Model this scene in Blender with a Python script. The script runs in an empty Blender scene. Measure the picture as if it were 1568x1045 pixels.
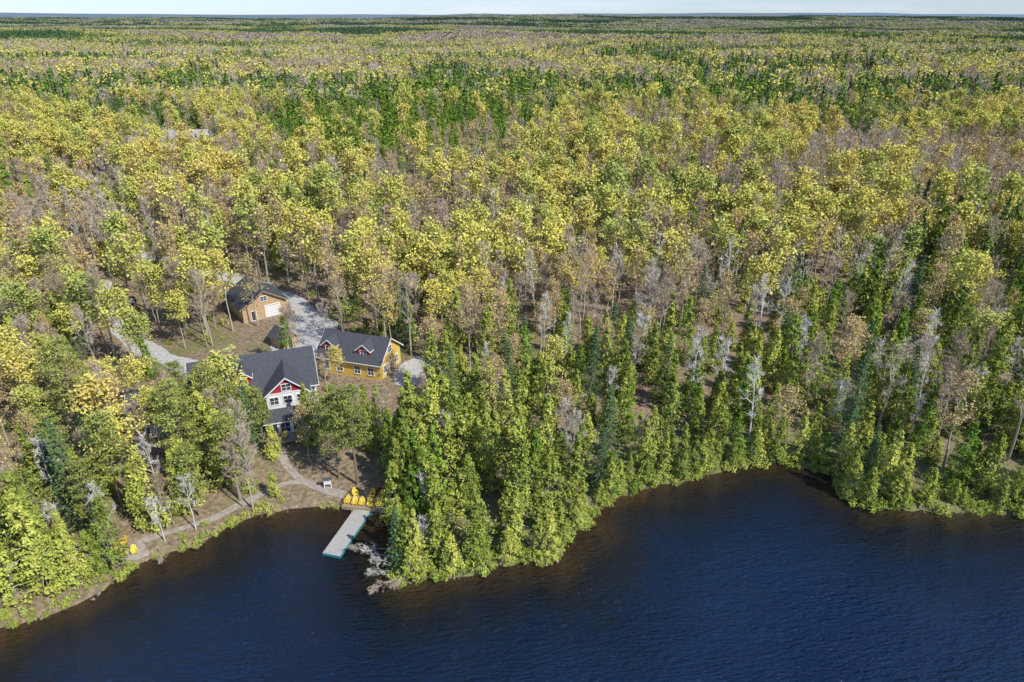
import bpy, math, random, bmesh
import numpy as np
from mathutils import Vector, Matrix
random.seed(7)
scene=bpy.context.scene
COL=scene.collection

# ------------------------------------------------------------------ materials
def nt(m):
    m.use_nodes=True; n=m.node_tree.nodes; l=m.node_tree.links
    return n,l,n.get('Principled BSDF')
def simple(name,c,rough=.7,noise=0.25,scale=3.0,spec=.3,bump=0.0):
    m=bpy.data.materials.new(name); n,l,p=nt(m)
    p.inputs['Roughness'].default_value=rough
    p.inputs['Specular IOR Level'].default_value=spec
    tc=n.new('ShaderNodeTexCoord'); nz=n.new('ShaderNodeTexNoise'); nz.inputs['Scale'].default_value=scale
    nz.inputs['Detail'].default_value=5
    l.new(tc.outputs['Object'],nz.inputs['Vector'])
    r=n.new('ShaderNodeValToRGB')
    r.color_ramp.elements[0].position=.3; r.color_ramp.elements[1].position=.7
    r.color_ramp.elements[0].color=(*[v*(1-noise) for v in c],1)
    r.color_ramp.elements[1].color=(*[min(1,v*(1+noise)) for v in c],1)
    l.new(nz.outputs['Fac'],r.inputs['Fac']); l.new(r.outputs['Color'],p.inputs['Base Color'])
    if bump:
        b=n.new('ShaderNodeBump'); b.inputs['Distance'].default_value=bump
        l.new(nz.outputs['Fac'],b.inputs['Height']); l.new(b.outputs['Normal'],p.inputs['Normal'])
    return m
def foliage(name,cols,nscale=.012,lo=.6,hi=1.25,rw=.6,far=None):
    m=bpy.data.materials.new(name); n,l,p=nt(m)
    oi=n.new('ShaderNodeObjectInfo')
    nz=n.new('ShaderNodeTexNoise'); nz.inputs['Scale'].default_value=nscale; nz.inputs['Detail'].default_value=2
    l.new(oi.outputs['Location'],nz.inputs['Vector'])
    a=n.new('ShaderNodeMath'); a.operation='MULTIPLY'; a.inputs[1].default_value=rw
    l.new(oi.outputs['Random'],a.inputs[0])
    b=n.new('ShaderNodeMath'); b.operation='MULTIPLY_ADD'; b.inputs[1].default_value=1.6; b.inputs[2].default_value=-.3-rw*.5
    l.new(nz.outputs['Fac'],b.inputs[0])
    c=n.new('ShaderNodeMath'); c.operation='ADD'; c.use_clamp=True
    l.new(a.outputs[0],c.inputs[0]); l.new(b.outputs[0],c.inputs[1])
    r=n.new('ShaderNodeValToRGB')
    els=r.color_ramp.elements
    while len(els)<len(cols): els.new(.5)
    for i,cc in enumerate(cols):
        els[i].position=i/(len(cols)-1); els[i].color=(*cc,1)
    l.new(c.outputs[0],r.inputs['Fac'])
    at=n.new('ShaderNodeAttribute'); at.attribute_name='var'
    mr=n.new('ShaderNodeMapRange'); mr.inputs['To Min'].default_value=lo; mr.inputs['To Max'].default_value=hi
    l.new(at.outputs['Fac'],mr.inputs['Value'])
    mx=n.new('ShaderNodeVectorMath'); mx.operation='SCALE'
    col=r.outputs['Color']
    if far:   # stands further inland are greyer (aerial haze painted into the base colour)
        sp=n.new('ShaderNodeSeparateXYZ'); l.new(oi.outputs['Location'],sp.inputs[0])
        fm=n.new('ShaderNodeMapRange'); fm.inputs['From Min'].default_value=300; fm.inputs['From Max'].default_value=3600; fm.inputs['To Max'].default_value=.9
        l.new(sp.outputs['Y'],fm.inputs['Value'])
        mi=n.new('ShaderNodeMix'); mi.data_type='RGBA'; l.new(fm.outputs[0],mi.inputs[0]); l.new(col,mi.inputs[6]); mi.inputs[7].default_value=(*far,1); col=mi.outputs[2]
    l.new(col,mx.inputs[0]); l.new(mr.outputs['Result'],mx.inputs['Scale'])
    n.remove(p)
    df=n.new('ShaderNodeBsdfDiffuse'); l.new(mx.outputs['Vector'],df.inputs['Color'])
    l.new(df.outputs[0],n['Material Output'].inputs['Surface'])
    return m
M_bark=foliage('bark_grey',[(.30,.26,.20),(.42,.38,.31),(.54,.50,.43)],lo=.8,hi=1.2)
M_barkpale=foliage('bark_pale',[(.56,.53,.46),(.66,.63,.56),(.74,.72,.66)],lo=.8,hi=1.1)
M_barkbrown=foliage('bark_brown',[(.22,.17,.12),(.34,.27,.20)],lo=.7,hi=1.2)
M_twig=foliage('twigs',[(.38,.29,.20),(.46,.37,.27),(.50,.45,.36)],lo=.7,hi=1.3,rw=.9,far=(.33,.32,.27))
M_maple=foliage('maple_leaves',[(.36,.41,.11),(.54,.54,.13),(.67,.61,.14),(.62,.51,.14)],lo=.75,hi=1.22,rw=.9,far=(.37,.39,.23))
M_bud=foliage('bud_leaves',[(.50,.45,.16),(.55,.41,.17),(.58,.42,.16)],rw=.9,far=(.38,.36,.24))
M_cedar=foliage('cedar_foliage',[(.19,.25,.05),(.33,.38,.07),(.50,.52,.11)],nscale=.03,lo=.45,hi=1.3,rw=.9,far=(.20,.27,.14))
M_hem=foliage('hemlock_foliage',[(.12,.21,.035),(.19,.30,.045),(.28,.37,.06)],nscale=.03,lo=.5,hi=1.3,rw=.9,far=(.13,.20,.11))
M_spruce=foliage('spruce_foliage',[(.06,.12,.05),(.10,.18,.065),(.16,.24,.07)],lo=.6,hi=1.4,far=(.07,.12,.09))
M_pine=foliage('pine_foliage',[(.20,.25,.06),(.29,.33,.08),(.38,.39,.10)],lo=.5,hi=1.3)
M_shrub=foliage('shrub_leaves',[(.22,.30,.05),(.36,.42,.08),(.48,.48,.13)],nscale=.05,lo=.6,hi=1.3)

# ------------------------------------------------------------------ mesh builder
class MB:
    def __init__(s): s.v=[];s.f=[];s.m=[];s.a=[];s.n=0
    def add(s,v,f,mat=0,var=.5):
        v=np.asarray(v,float).reshape(-1,3); f=np.asarray(f,int)
        s.v.append(v); s.f+= (f+s.n).tolist(); s.m+=[mat]*len(f)
        s.a.append(np.broadcast_to(np.asarray(var,float),(len(v),)).copy()); s.n+=len(v)
    def mesh(s,name,mats):
        me=bpy.data.meshes.new(name)
        V=np.concatenate(s.v)
        me.from_pydata(V.tolist(),[],s.f)
        for mm in mats: me.materials.append(mm)
        me.polygons.foreach_set('material_index',s.m)
        at=me.attributes.new('var','FLOAT','POINT'); at.data.foreach_set('value',np.concatenate(s.a).astype(np.float32))
        me.update(); return me
def unit(v): return v/np.maximum(np.linalg.norm(v,axis=-1,keepdims=True),1e-9)
def tube(mb,pts,rad,sides,mat=0,var=.5):
    pts=np.asarray(pts,float); n=len(pts)
    d=unit(np.gradient(pts,axis=0))
    ref=np.array([1,0,0.]) if abs(d[0][0])<.8 else np.array([0,1,0.])
    a=unit(np.cross(d,ref)); b=np.cross(d,a)
    th=np.arange(sides)*2*math.pi/sides
    rad=np.asarray(rad)[:,None,None]
    V=pts[:,None,:]+rad*(np.cos(th)[None,:,None]*a[:,None,:]+np.sin(th)[None,:,None]*b[:,None,:])
    F=[]
    for i in range(n-1):
        for j in range(sides):
            k=(j+1)%sides
            F.append([i*sides+j,i*sides+k,(i+1)*sides+k,(i+1)*sides+j])
    mb.add(V.reshape(-1,3),F,mat,var)
def strips(mb,P0,P1,w,mat,var,rs):
    P0=np.asarray(P0);P1=np.asarray(P1)
    t=unit(np.cross(P1-P0,rs.normal(size=P0.shape)))*np.asarray(w).reshape(-1,1)
    V=np.stack([P0-t,P0+t,P1],1).reshape(-1,3)
    F=np.arange(len(P0)*3).reshape(-1,3)
    mb.add(V,F,mat,np.repeat(np.broadcast_to(var,(len(P0),)),3))
def leaves(mb,C,size,mat,var,rs,bias=None,asp=.7):
    C=np.asarray(C);N=len(C)
    n=rs.normal(size=(N,3))
    if bias is not None: n=n*.7+bias
    n=unit(n); t=unit(np.cross(n,rs.normal(size=(N,3)))); b=np.cross(n,t)
    s=(np.asarray(size)*(rs.uniform(.6,1.3,N)))[:,None]*.6
    k=rs.uniform(-.3,.3,(N,1))
    V=np.stack([C+t*s,C+b*s*asp+t*s*k,C-t*s,C-b*s*asp-t*s*k*.5],1).reshape(-1,3)
    F=np.arange(N*4).reshape(-1,4)
    mb.add(V,F,mat,np.repeat(np.broadcast_to(var,(N,)),4))

def deciduous(seed,h,cr,cb=.4,nl=13,leaf=12,ls=.3,twx=1,lsig=.4,lean=0,up=1.0,tw=.025,q4=4,tr=1):
    rs=np.random.RandomState(seed); mb=MB()
    lx=rs.normal(0,.02,2)+np.array([lean,0])
    tp=[np.array([0,0,-.4])]
    for i in range(1,8):
        z=h*.88*i/7; tp.append(np.array([lx[0]*z+rs.normal(0,.012)*z,lx[1]*z+rs.normal(0,.012)*z,z]))
    tp=np.array(tp); r0=h*.011*tr
    tube(mb,tp,r0*np.linspace(1,.12,8),5,0,.5)
    tips=[];TW0=[];TW1=[]
    for i in range(nl):
        u=(i+.5)/nl; z=h*(cb+(.88-cb)*u**.85)
        k=z/(h*.88)*7; k0=int(min(6,k)); p=tp[k0]+(tp[k0+1]-tp[k0])*(k-k0)
        az=i*2.4+rs.uniform(-.4,.4); prof=math.sin(math.pi*min(1,.22+.72*u))**.6
        L=cr*prof*rs.uniform(.65,1.2)
        el=math.radians(rs.uniform(28,54)+26*u*up)
        d=np.array([math.cos(az)*math.cos(el),math.sin(az)*math.cos(el),math.sin(el)])
        q=[p]
        for s in range(4):
            d=unit(d+np.array([0,0,.10])+rs.normal(0,.12,3)); q.append(q[-1]+d*L/4*1.25)
        q=np.array(q); tube(mb,q,r0*.38*(1-.5*u)*np.linspace(1,.2,5),3,0,.6)
        ns=5
        for j in range(ns):
            uu=.3+.7*(j+rs.uniform(0,.9))/ns; k=min(3.99,uu*4); b=q[int(k)]+(q[min(4,int(k)+1)]-q[int(k)])*(k%1)
            d2=unit(d*.6+rs.normal(0,.6,3)+np.array([0,0,.35])); L2=L*rs.uniform(.28,.5)
            e=b+d2*L2
            if q4==4: tube(mb,[b,e],[r0*.12,r0*.03],3,1,.5)
            else: TW0.append(b);TW1.append(e)
            for w in range(q4):
                b3=b+(e-b)*rs.uniform(.35,1); d3=unit(d2+rs.normal(0,.6,3)+np.array([0,0,.2]))
                e3=b3+d3*rs.uniform(.5,1.1); tips.append(e3*.7+b3*.3)
                for x in range(twx):
                    TW0.append(b3+rs.normal(0,.12,3));TW1.append(e3+rs.normal(0,.25,3) if x else e3)
    strips(mb,TW0,TW1,np.full(len(TW0),tw),1,rs.uniform(.2,1,len(TW0)),rs)
    if leaf>0:
        T=np.array(tips); cl=rs.uniform(0,1,len(T))
        C=np.repeat(T,leaf,0)+rs.normal(0,lsig,(len(T)*leaf,3))*np.array([1,1,.7])
        var=np.clip(np.repeat(cl,leaf)*.6+rs.uniform(0,.4,len(C)),0,1)
        leaves(mb,C,ls,2,var,rs,bias=np.array([0,0,.8]))
    return mb
def cedar(seed,h,r,nb=100,per=26,ls=.3,base=.03,dead=6,pw=.7):
    rs=np.random.RandomState(seed); mb=MB()
    tp=np.array([[rs.normal(0,.02)*z,rs.normal(0,.02)*z,z] for z in np.linspace(-.4,h*.97,6)])
    tube(mb,tp,h*.012*np.linspace(1,.1,6),5,0,.5)
    C=[];V=[];B=[]
    lob=rs.uniform(0,6.28,3)
    for i in range(nb):
        u=((i+.5)/nb)**1.15; z=h*(base+(1-base)*u)
        az=rs.uniform(0,6.28)
        rr=r*((1-u)**pw*.97+.05)*rs.uniform(.7,1.12)*(1+.16*math.sin(2*az+lob[0]+u*5)+.13*math.sin(3*az+lob[1]-u*8))
        if u<.10: rr*=.75+2.5*u
        o=np.array([math.cos(az),math.sin(az),0]); el=rs.uniform(0,.55)
        s=rs.uniform(.3,1,per)**.6
        c=np.array([0,0,z])+o*rr*s[:,None]+np.array([0,0,1])*(rr*el*s**1.6)[:,None]
        c+=rs.normal(0,1,(per,3))*np.array([.2,.2,.24])*(.45+rr*.35)
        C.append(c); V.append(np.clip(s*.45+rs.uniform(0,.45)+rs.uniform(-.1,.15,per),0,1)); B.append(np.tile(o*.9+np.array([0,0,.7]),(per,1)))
    C=np.concatenate(C);V=np.concatenate(V);B=np.concatenate(B)
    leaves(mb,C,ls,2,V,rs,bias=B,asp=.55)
    if dead:
        az=rs.uniform(0,6.28,dead*4); zz=rs.uniform(.05,.6,dead*4)*h
        P0=np.stack([0*az,0*az,zz],1); ll=r*rs.uniform(.8,1.3,dead*4)
        P1=P0+np.stack([np.cos(az)*ll,np.sin(az)*ll,rs.uniform(-.3,.3,dead*4)],1)
        strips(mb,P0,P1,np.full(dead*4,.035),1,.7,rs)
    return mb
def spruce(seed,h,r,nw=22,ls=.28,base=.08,per=18):
    rs=np.random.RandomState(seed); mb=MB()
    tp=np.array([[0,0,-.4],[rs.normal(0,.1),rs.normal(0,.1),h*.5],[0,0,h]]); tube(mb,tp,[h*.012,h*.008,.02],6,0,.5)
    C=[];V=[];B=[]
    for i in range(nw):
        u=i/nw; z=h*(base+(1-base)*u)
        for j in range(7):
            az=j*.9+i*.55+rs.uniform(-.2,.2); rr=r*((1-u)**.9+.05)*rs.uniform(.7,1.15)
            o=np.array([math.cos(az),math.sin(az),0]); s=rs.uniform(.15,1,per)
            c=np.array([0,0,z])+o*(rr*s)[:,None]+np.array([0,0,-1])*(rr*.28*s-.12*rr*s**3)[:,None]
            side=np.array([-o[1],o[0],0]); c+=side*(rs.uniform(-1,1,per)*.26*rr*(1.1-s))[:,None]+rs.normal(0,.05,(per,3))
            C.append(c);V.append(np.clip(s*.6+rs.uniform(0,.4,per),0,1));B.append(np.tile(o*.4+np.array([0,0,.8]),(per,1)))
            tube(mb,[[0,0,z],list(np.array([0,0,z-.2*rr])+o*rr*.9)],[.03,.01],3,1,.5)
    leaves(mb,np.concatenate(C),ls,2,np.concatenate(V),rs,bias=np.concatenate(B),asp=.4)
    return mb
def pine(seed,h,r,cb=.45,ls=.32):
    rs=np.random.RandomState(seed); mb=MB()
    tp=np.array([[rs.normal(0,.015)*z,rs.normal(0,.015)*z,z] for z in np.linspace(-.4,h,7)])
    tube(mb,tp,h*.014*np.linspace(1,.1,7),7,0,.5)
    C=[];V=[]
    nb=38
    for i in range(nb):
        u=(i+.5)/nb; z=h*(cb+(1-cb)*u); az=i*2.4+rs.uniform(-.5,.5)
        rr=r*(math.sin(math.pi*(.28+.66*u))**.7)*rs.uniform(.65,1.15)
        o=np.array([math.cos(az),math.sin(az),0]); b=np.array([0,0,z]); e=b+o*rr+np.array([0,0,rr*rs.uniform(0,.3)])
        tube(mb,[b,(b+e)/2+np.array([0,0,-.05*rr]),e],[.07,.05,.02],4,1,.5)
        for k in range(5):
            s=rs.uniform(.4,1.05); c0=b+(e-b)*s+np.array([-o[1],o[0],0])*rs.uniform(-.5,.5)*rr*.6
            m=14; C.append(c0+rs.normal(0,1,(m,3))*np.array([.34,.34,.15])); V.append(np.clip(rs.uniform(0,.6)+rs.uniform(0,.4,m),0,1))
    az=rs.uniform(0,6.28,20); zz=rs.uniform(.15,cb,20)*h
    P0=np.stack([0*az,0*az,zz],1); strips(mb,P0,P0+np.stack([np.cos(az)*1.0,np.sin(az)*1.0,.2+0*az],1),np.full(20,.03),1,.5,rs)
    leaves(mb,np.concatenate(C),ls,2,np.concatenate(V),rs,bias=np.array([0,0,.8]),asp=.5)
    return mb
def lo_dec(seed,h,cr,n=420,ls=.8,cb=.42,bare=False):
    rs=np.random.RandomState(seed); mb=MB()
    tube(mb,[[0,0,-.4],[.1,0,h*.5],[0,.1,h*.85]],[h*.014,h*.010,.05],3,0,.5)
    K=16; ct=unit(rs.normal(size=(K,3)))*rs.uniform(.5,1,(K,1))*np.array([cr,cr,h*(1-cb)*.46])+np.array([0,0,h*(cb+(1-cb)*.5)])
    P0=np.tile(np.array([0,0,h*.4]),(K,1))+np.stack([0*ct[:,0],0*ct[:,0],rs.uniform(0,.3,K)*h],1)
    strips(mb,P0,ct,np.full(K,.12),1,.6,rs)
    if bare:
        m=6; A=np.repeat(ct,m,0); strips(mb,A+rs.normal(0,.4,A.shape),A+rs.normal(0,.9,A.shape)+np.array([0,0,.9]),np.full(len(A),.13),1,rs.uniform(.3,1,len(A)),rs)
    else:
        q=n//K; C=np.repeat(ct,q,0)+rs.normal(0,1,(K*q,3))*np.array([.8,.8,.5]); leaves(mb,C,ls,2,np.clip(np.repeat(rs.uniform(0,.65,K),q)+rs.uniform(0,.35,K*q),0,1),rs,bias=np.array([0,0,.7]))
    return mb
def clump(seed,kind):
    rs=np.random.RandomState(seed); mb=MB()
    for t in range(15):
        x,y=rs.uniform(-10,10,2); h=rs.uniform(10,17)
        if kind=='con':
            s=rs.uniform(0,1,30)**.6; az=rs.uniform(0,6.28,30); rr=2.2*s
            C=np.stack([x+rr*np.cos(az),y+rr*np.sin(az),h*1.0-s*h*.6],1); leaves(mb,C,1.9,2,rs.uniform(0,1,30),rs,bias=np.array([0,0,.5]))
        else:
            C=unit(rs.normal(size=(30,3)))*np.array([3.2,3.2,4])*rs.uniform(.6,1,(30,1)); C[:,2]=np.abs(C[:,2])*1.1-1; C+=np.array([x,y,h-4])
            leaves(mb,C,2.1,2,np.clip(rs.uniform(0,.5)+rs.uniform(0,.5,30),0,1),rs,bias=np.array([0,0,.7]))
    return mb
def shrub(seed,r,h,n=240,ls=.26):
    rs=np.random.RandomState(seed); mb=MB()
    az=rs.uniform(0,6.28,24); P1=np.stack([np.cos(az)*r*.8,np.sin(az)*r*.8,rs.uniform(.4,1,24)*h],1)
    strips(mb,P1*np.array([.1,.1,0])-np.array([0,0,.2]),P1,np.full(24,.03),1,.6,rs)
    K=14; ct=unit(rs.normal(size=(K,3)))*np.array([r*.7,r*.7,h*.45])+np.array([0,0,h*.5]); q=n//K
    C=np.repeat(ct,q,0)+rs.normal(0,.22,(K*q,3)); C[:,2]=np.maximum(C[:,2],.05)
    leaves(mb,C,ls,2,np.clip(np.repeat(rs.uniform(0,.6,K),q)+rs.uniform(0,.4,K*q),0,1),rs,bias=np.array([0,0,.6]))
    return mb

TPL={}
def reg(key,nm,mb,mats):
    me=mb.mesh(nm,mats); TPL.setdefault(key,[]).append((me,nm))
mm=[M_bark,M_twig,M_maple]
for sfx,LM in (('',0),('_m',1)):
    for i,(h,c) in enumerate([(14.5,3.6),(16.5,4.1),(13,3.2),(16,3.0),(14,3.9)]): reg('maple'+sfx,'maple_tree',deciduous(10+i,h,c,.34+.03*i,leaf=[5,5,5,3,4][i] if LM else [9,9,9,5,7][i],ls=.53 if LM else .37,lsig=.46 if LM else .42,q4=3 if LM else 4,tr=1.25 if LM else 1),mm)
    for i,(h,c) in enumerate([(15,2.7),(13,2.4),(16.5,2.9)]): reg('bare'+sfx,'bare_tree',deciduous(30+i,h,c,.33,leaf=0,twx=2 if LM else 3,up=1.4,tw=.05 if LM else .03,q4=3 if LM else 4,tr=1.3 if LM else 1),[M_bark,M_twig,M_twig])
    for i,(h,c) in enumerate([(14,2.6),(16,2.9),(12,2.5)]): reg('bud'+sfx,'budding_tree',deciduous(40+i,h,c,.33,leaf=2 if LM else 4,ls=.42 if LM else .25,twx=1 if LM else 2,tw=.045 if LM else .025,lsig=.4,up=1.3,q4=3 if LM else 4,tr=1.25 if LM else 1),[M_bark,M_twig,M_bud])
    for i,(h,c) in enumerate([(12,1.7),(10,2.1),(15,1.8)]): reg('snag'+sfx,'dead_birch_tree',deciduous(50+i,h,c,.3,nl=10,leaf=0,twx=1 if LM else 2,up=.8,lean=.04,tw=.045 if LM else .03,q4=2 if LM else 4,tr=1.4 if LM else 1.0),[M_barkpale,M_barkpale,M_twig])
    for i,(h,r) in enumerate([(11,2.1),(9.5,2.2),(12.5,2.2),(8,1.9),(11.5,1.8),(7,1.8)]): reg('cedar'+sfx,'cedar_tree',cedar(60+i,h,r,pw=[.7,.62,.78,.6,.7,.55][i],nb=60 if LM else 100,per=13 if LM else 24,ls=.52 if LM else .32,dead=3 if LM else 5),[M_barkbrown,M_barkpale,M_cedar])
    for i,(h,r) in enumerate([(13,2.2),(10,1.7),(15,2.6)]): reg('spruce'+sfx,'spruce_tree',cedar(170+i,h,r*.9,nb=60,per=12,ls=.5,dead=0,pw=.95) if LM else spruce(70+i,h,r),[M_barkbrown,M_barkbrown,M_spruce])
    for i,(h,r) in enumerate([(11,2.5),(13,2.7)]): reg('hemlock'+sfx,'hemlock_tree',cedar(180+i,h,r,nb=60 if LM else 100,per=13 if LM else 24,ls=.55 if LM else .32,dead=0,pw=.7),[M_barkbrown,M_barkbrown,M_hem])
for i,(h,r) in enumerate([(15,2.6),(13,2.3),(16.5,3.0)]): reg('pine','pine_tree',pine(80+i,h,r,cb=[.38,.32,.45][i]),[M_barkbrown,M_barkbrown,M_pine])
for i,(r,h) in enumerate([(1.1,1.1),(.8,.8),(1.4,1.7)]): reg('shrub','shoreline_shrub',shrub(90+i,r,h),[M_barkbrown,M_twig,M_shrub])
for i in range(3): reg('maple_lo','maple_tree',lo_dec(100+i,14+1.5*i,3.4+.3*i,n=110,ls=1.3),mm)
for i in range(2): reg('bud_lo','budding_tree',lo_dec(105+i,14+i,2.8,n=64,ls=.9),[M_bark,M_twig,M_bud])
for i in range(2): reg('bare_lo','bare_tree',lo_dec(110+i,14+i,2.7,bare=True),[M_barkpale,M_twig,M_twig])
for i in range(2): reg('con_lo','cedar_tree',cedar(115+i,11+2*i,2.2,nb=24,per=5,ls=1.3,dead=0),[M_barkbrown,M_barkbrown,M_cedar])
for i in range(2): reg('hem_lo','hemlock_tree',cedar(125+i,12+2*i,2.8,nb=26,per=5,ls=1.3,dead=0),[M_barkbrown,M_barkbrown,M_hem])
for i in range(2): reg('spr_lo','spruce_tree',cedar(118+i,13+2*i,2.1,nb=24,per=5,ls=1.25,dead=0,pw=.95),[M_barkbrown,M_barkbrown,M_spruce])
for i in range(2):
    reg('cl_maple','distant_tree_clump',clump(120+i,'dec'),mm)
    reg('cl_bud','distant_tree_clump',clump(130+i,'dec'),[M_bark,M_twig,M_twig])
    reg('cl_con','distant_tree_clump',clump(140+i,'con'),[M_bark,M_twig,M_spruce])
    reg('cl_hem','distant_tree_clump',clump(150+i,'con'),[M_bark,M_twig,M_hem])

# ------------------------------------------------------------------ terrain (metres; camera stands over the lake at the origin)
SHORE=[(-400,-300),(-200,-40),(-160,10),(-120,30),(-90,38),(-72,46),(-62,51),(-55.6,53.6),(-52.2,55),(-49.4,56.4),(-47.2,59.8),(-45.8,62.4),(-43.6,64.4),(-39.5,66),(-37.6,69.6),(-34.2,71.9),(-30.2,73.2),(-26,73.9),(-22.8,73.2),(-19.5,72.2),(-16.8,71.9),(-15.2,69.3),(-15,65.2),(-13,59.8),(-8,60.5),(-3.4,61.3),(-1.9,63.2),(4.8,63.2),(6.6,67.4),(10.4,71),(14.5,75.8),(20.8,78.8),(24.6,79.2),(30.9,81.8),(38.2,83.9),(42.6,82.5),(46.4,81),(45.6,75.5),(48.7,73.2),(57.1,72.6),(62.5,72.9),(67.5,71.6),(80,70),(110,72),(150,60),(200,62),(420,-300)]
S=np.array(SHORE,float)
P=[];rs=np.random.RandomState(3)
for a,b in zip(S[:-1],S[1:]):
    L=np.linalg.norm(b-a); k=max(1,min(6,int(L/1.6))) if L<40 else 3
    for i in range(k):
        p=a+(b-a)*i/k
        if i and L<40: p=p+rs.normal(0,.28,2)
        P.append(p)
P.append(S[-1]); S=np.array(P)
POLY=np.vstack([S,[[60000,-300],[60000,60000],[-60000,60000],[-60000,-300]]])
def sdist(x,y):
    x=np.asarray(x,float).ravel(); y=np.asarray(y,float).ravel()
    out=np.full(x.shape,1e9)
    for a,b in zip(S[:-1],S[1:]):
        ab=b-a; t=np.clip(((x-a[0])*ab[0]+(y-a[1])*ab[1])/(ab@ab),0,1)
        out=np.minimum(out,(x-a[0]-t*ab[0])**2+(y-a[1]-t*ab[1])**2)
    out=np.sqrt(out); ins=np.zeros(x.shape,bool)
    Q=POLY; j=len(Q)-1
    for i in range(len(Q)):
        xi,yi=Q[i];xj,yj=Q[j]
        if yi!=yj:
            c=((yi>y)!=(yj>y))&(x<(xj-xi)*(y-yi)/(yj-yi)+xi); ins^=c
        j=i
    return np.where(ins,out,-out)
def vn(x,y,sc,seed=0):
    x=np.asarray(x)/sc+seed*17.3; y=np.asarray(y)/sc+seed*9.1
    xi=np.floor(x);yi=np.floor(y);fx=x-xi;fy=y-yi
    fx=fx*fx*(3-2*fx);fy=fy*fy*(3-2*fy)
    def h(a,b):
        s=np.sin(a*127.1+b*311.7+seed*74.7)*43758.5453; return s-np.floor(s)
    return (h(xi,yi)*(1-fx)+h(xi+1,yi)*fx)*(1-fy)+(h(xi,yi+1)*(1-fx)+h(xi+1,yi+1)*fx)*fy
def ss(a,b,t):
    t=np.clip((t-a)/(b-a),0,1); return t*t*(3-2*t)
def height(x,y,d=None):
    x=np.asarray(x,float).ravel(); y=np.asarray(y,float).ravel()
    if d is None: d=sdist(x,y)
    dp=np.maximum(d,0)
    land=.12+.6*(1-np.exp(-dp/2.0))+1.9*ss(2,20,dp)
    land+=ss(70,200,dp)*(vn(x,y,110,1)*7-2)+ss(180,600,dp)*(vn(x,y,320,4)*12-5)+ss(500,3000,dp)*(vn(x,y,900,2)*20-8)+ss(4000,12000,dp)*(vn(x,y,2600,3)*95+2)
    return np.where(d>0,land,np.maximum(-3.5,d*.35-.02))
def H1(x,y): return float(height([x],[y])[0])
def axis(lo,hi,step,far,g=1.13):
    a=list(np.arange(lo,hi+step,step)); s=step; v=a[-1]
    while v<far[1]: s*=g; v+=s; a.append(v)
    s=step; v=a[0]; b=[]
    while v>far[0]: s*=g; v-=s; b.append(v)
    return np.array(b[::-1]+a)
def grid_mesh(name,xs,ys,zf,mat,attr=None):
    X,Y=np.meshgrid(xs,ys); x=X.ravel();y=Y.ravel(); d=sdist(x,y); z=zf(x,y,d)
    nx=len(xs);ny=len(ys)
    i=np.arange((nx-1)*(ny-1)); r=i//(nx-1); c=i%(nx-1); a=r*nx+c
    F=np.stack([a,a+1,a+nx+1,a+nx],1)
    me=bpy.data.meshes.new(name); me.from_pydata(np.stack([x,y,z],1).tolist(),[],F.tolist())
    me.materials.append(mat)
    at=me.attributes.new('shore','FLOAT','POINT'); at.data.foreach_set('value',d.astype(np.float32))
    me.polygons.foreach_set('use_smooth',[True]*len(me.polygons)); me.update()
    o=bpy.data.objects.new(name,me); COL.objects.link(o); return o
mg=bpy.data.materials.new('forest_floor'); n,l,p=nt(mg)
geo=n.new('ShaderNodeNewGeometry')
def NZ(sc,det=5,vec=None,rough=.6):
    z=n.new('ShaderNodeTexNoise'); z.inputs['Scale'].default_value=sc; z.inputs['Detail'].default_value=det; z.inputs['Roughness'].default_value=rough
    l.new(vec or geo.outputs['Position'],z.inputs['Vector']); return z
def RAMP(src,els):
    r=n.new('ShaderNodeValToRGB'); e=r.color_ramp.elements
    while len(e)<len(els): e.new(.5)
    for i,(pp,c) in enumerate(els): e[i].position=pp; e[i].color=(*c,1)
    l.new(src,r.inputs['Fac']); return r
def MIX(f,a,b):
    m=n.new('ShaderNodeMix'); m.data_type='RGBA'
    if isinstance(f,float): m.inputs[0].default_value=f
    else: l.new(f,m.inputs[0])
    for s,v in ((m.inputs[6],a),(m.inputs[7],b)):
        if isinstance(v,tuple): s.default_value=(*v,1)
        else: l.new(v,s)
    return m.outputs[2]
litter=RAMP(NZ(1.6,6).outputs['Fac'],[(.3,(.11,.08,.052)),(.5,(.25,.185,.12)),(.72,(.40,.31,.215))])
green=RAMP(NZ(2.5,4).outputs['Fac'],[(.3,(.09,.115,.04)),(.7,(.22,.25,.08))])
gm=RAMP(NZ(.07,4).outputs['Fac'],[(.48,(0,0,0)),(.66,(.7,.7,.7))])
at=n.new('ShaderNodeAttribute'); at.attribute_name='shore'
sg=n.new('ShaderNodeMapRange'); sg.inputs['From Min'].default_value=3; sg.inputs['From Max'].default_value=18; sg.inputs['To Min'].default_value=.75; sg.inputs['To Max'].default_value=0
l.new(at.outputs['Fac'],sg.inputs['Value'])
sx=n.new('ShaderNodeSeparateXYZ'); l.new(geo.outputs['Position'],sx.inputs[0])
sxm=n.new('ShaderNodeMapRange'); sxm.inputs['From Min'].default_value=-20; sxm.inputs['From Max'].default_value=-10; sxm.inputs['To Min'].default_value=.12; l.new(sx.outputs['X'],sxm.inputs['Value'])
sgm=n.new('ShaderNodeMath'); sgm.operation='MULTIPLY'; l.new(sg.outputs[0],sgm.inputs[0]); l.new(sxm.outputs[0],sgm.inputs[1])
mxm=n.new('ShaderNodeMath'); mxm.operation='MAXIMUM'; l.new(gm.outputs['Color'],mxm.inputs[0]); l.new(sgm.outputs[0],mxm.inputs[1])
c1=MIX(mxm.outputs[0],litter.outputs['Color'],green.outputs['Color'])
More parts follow.
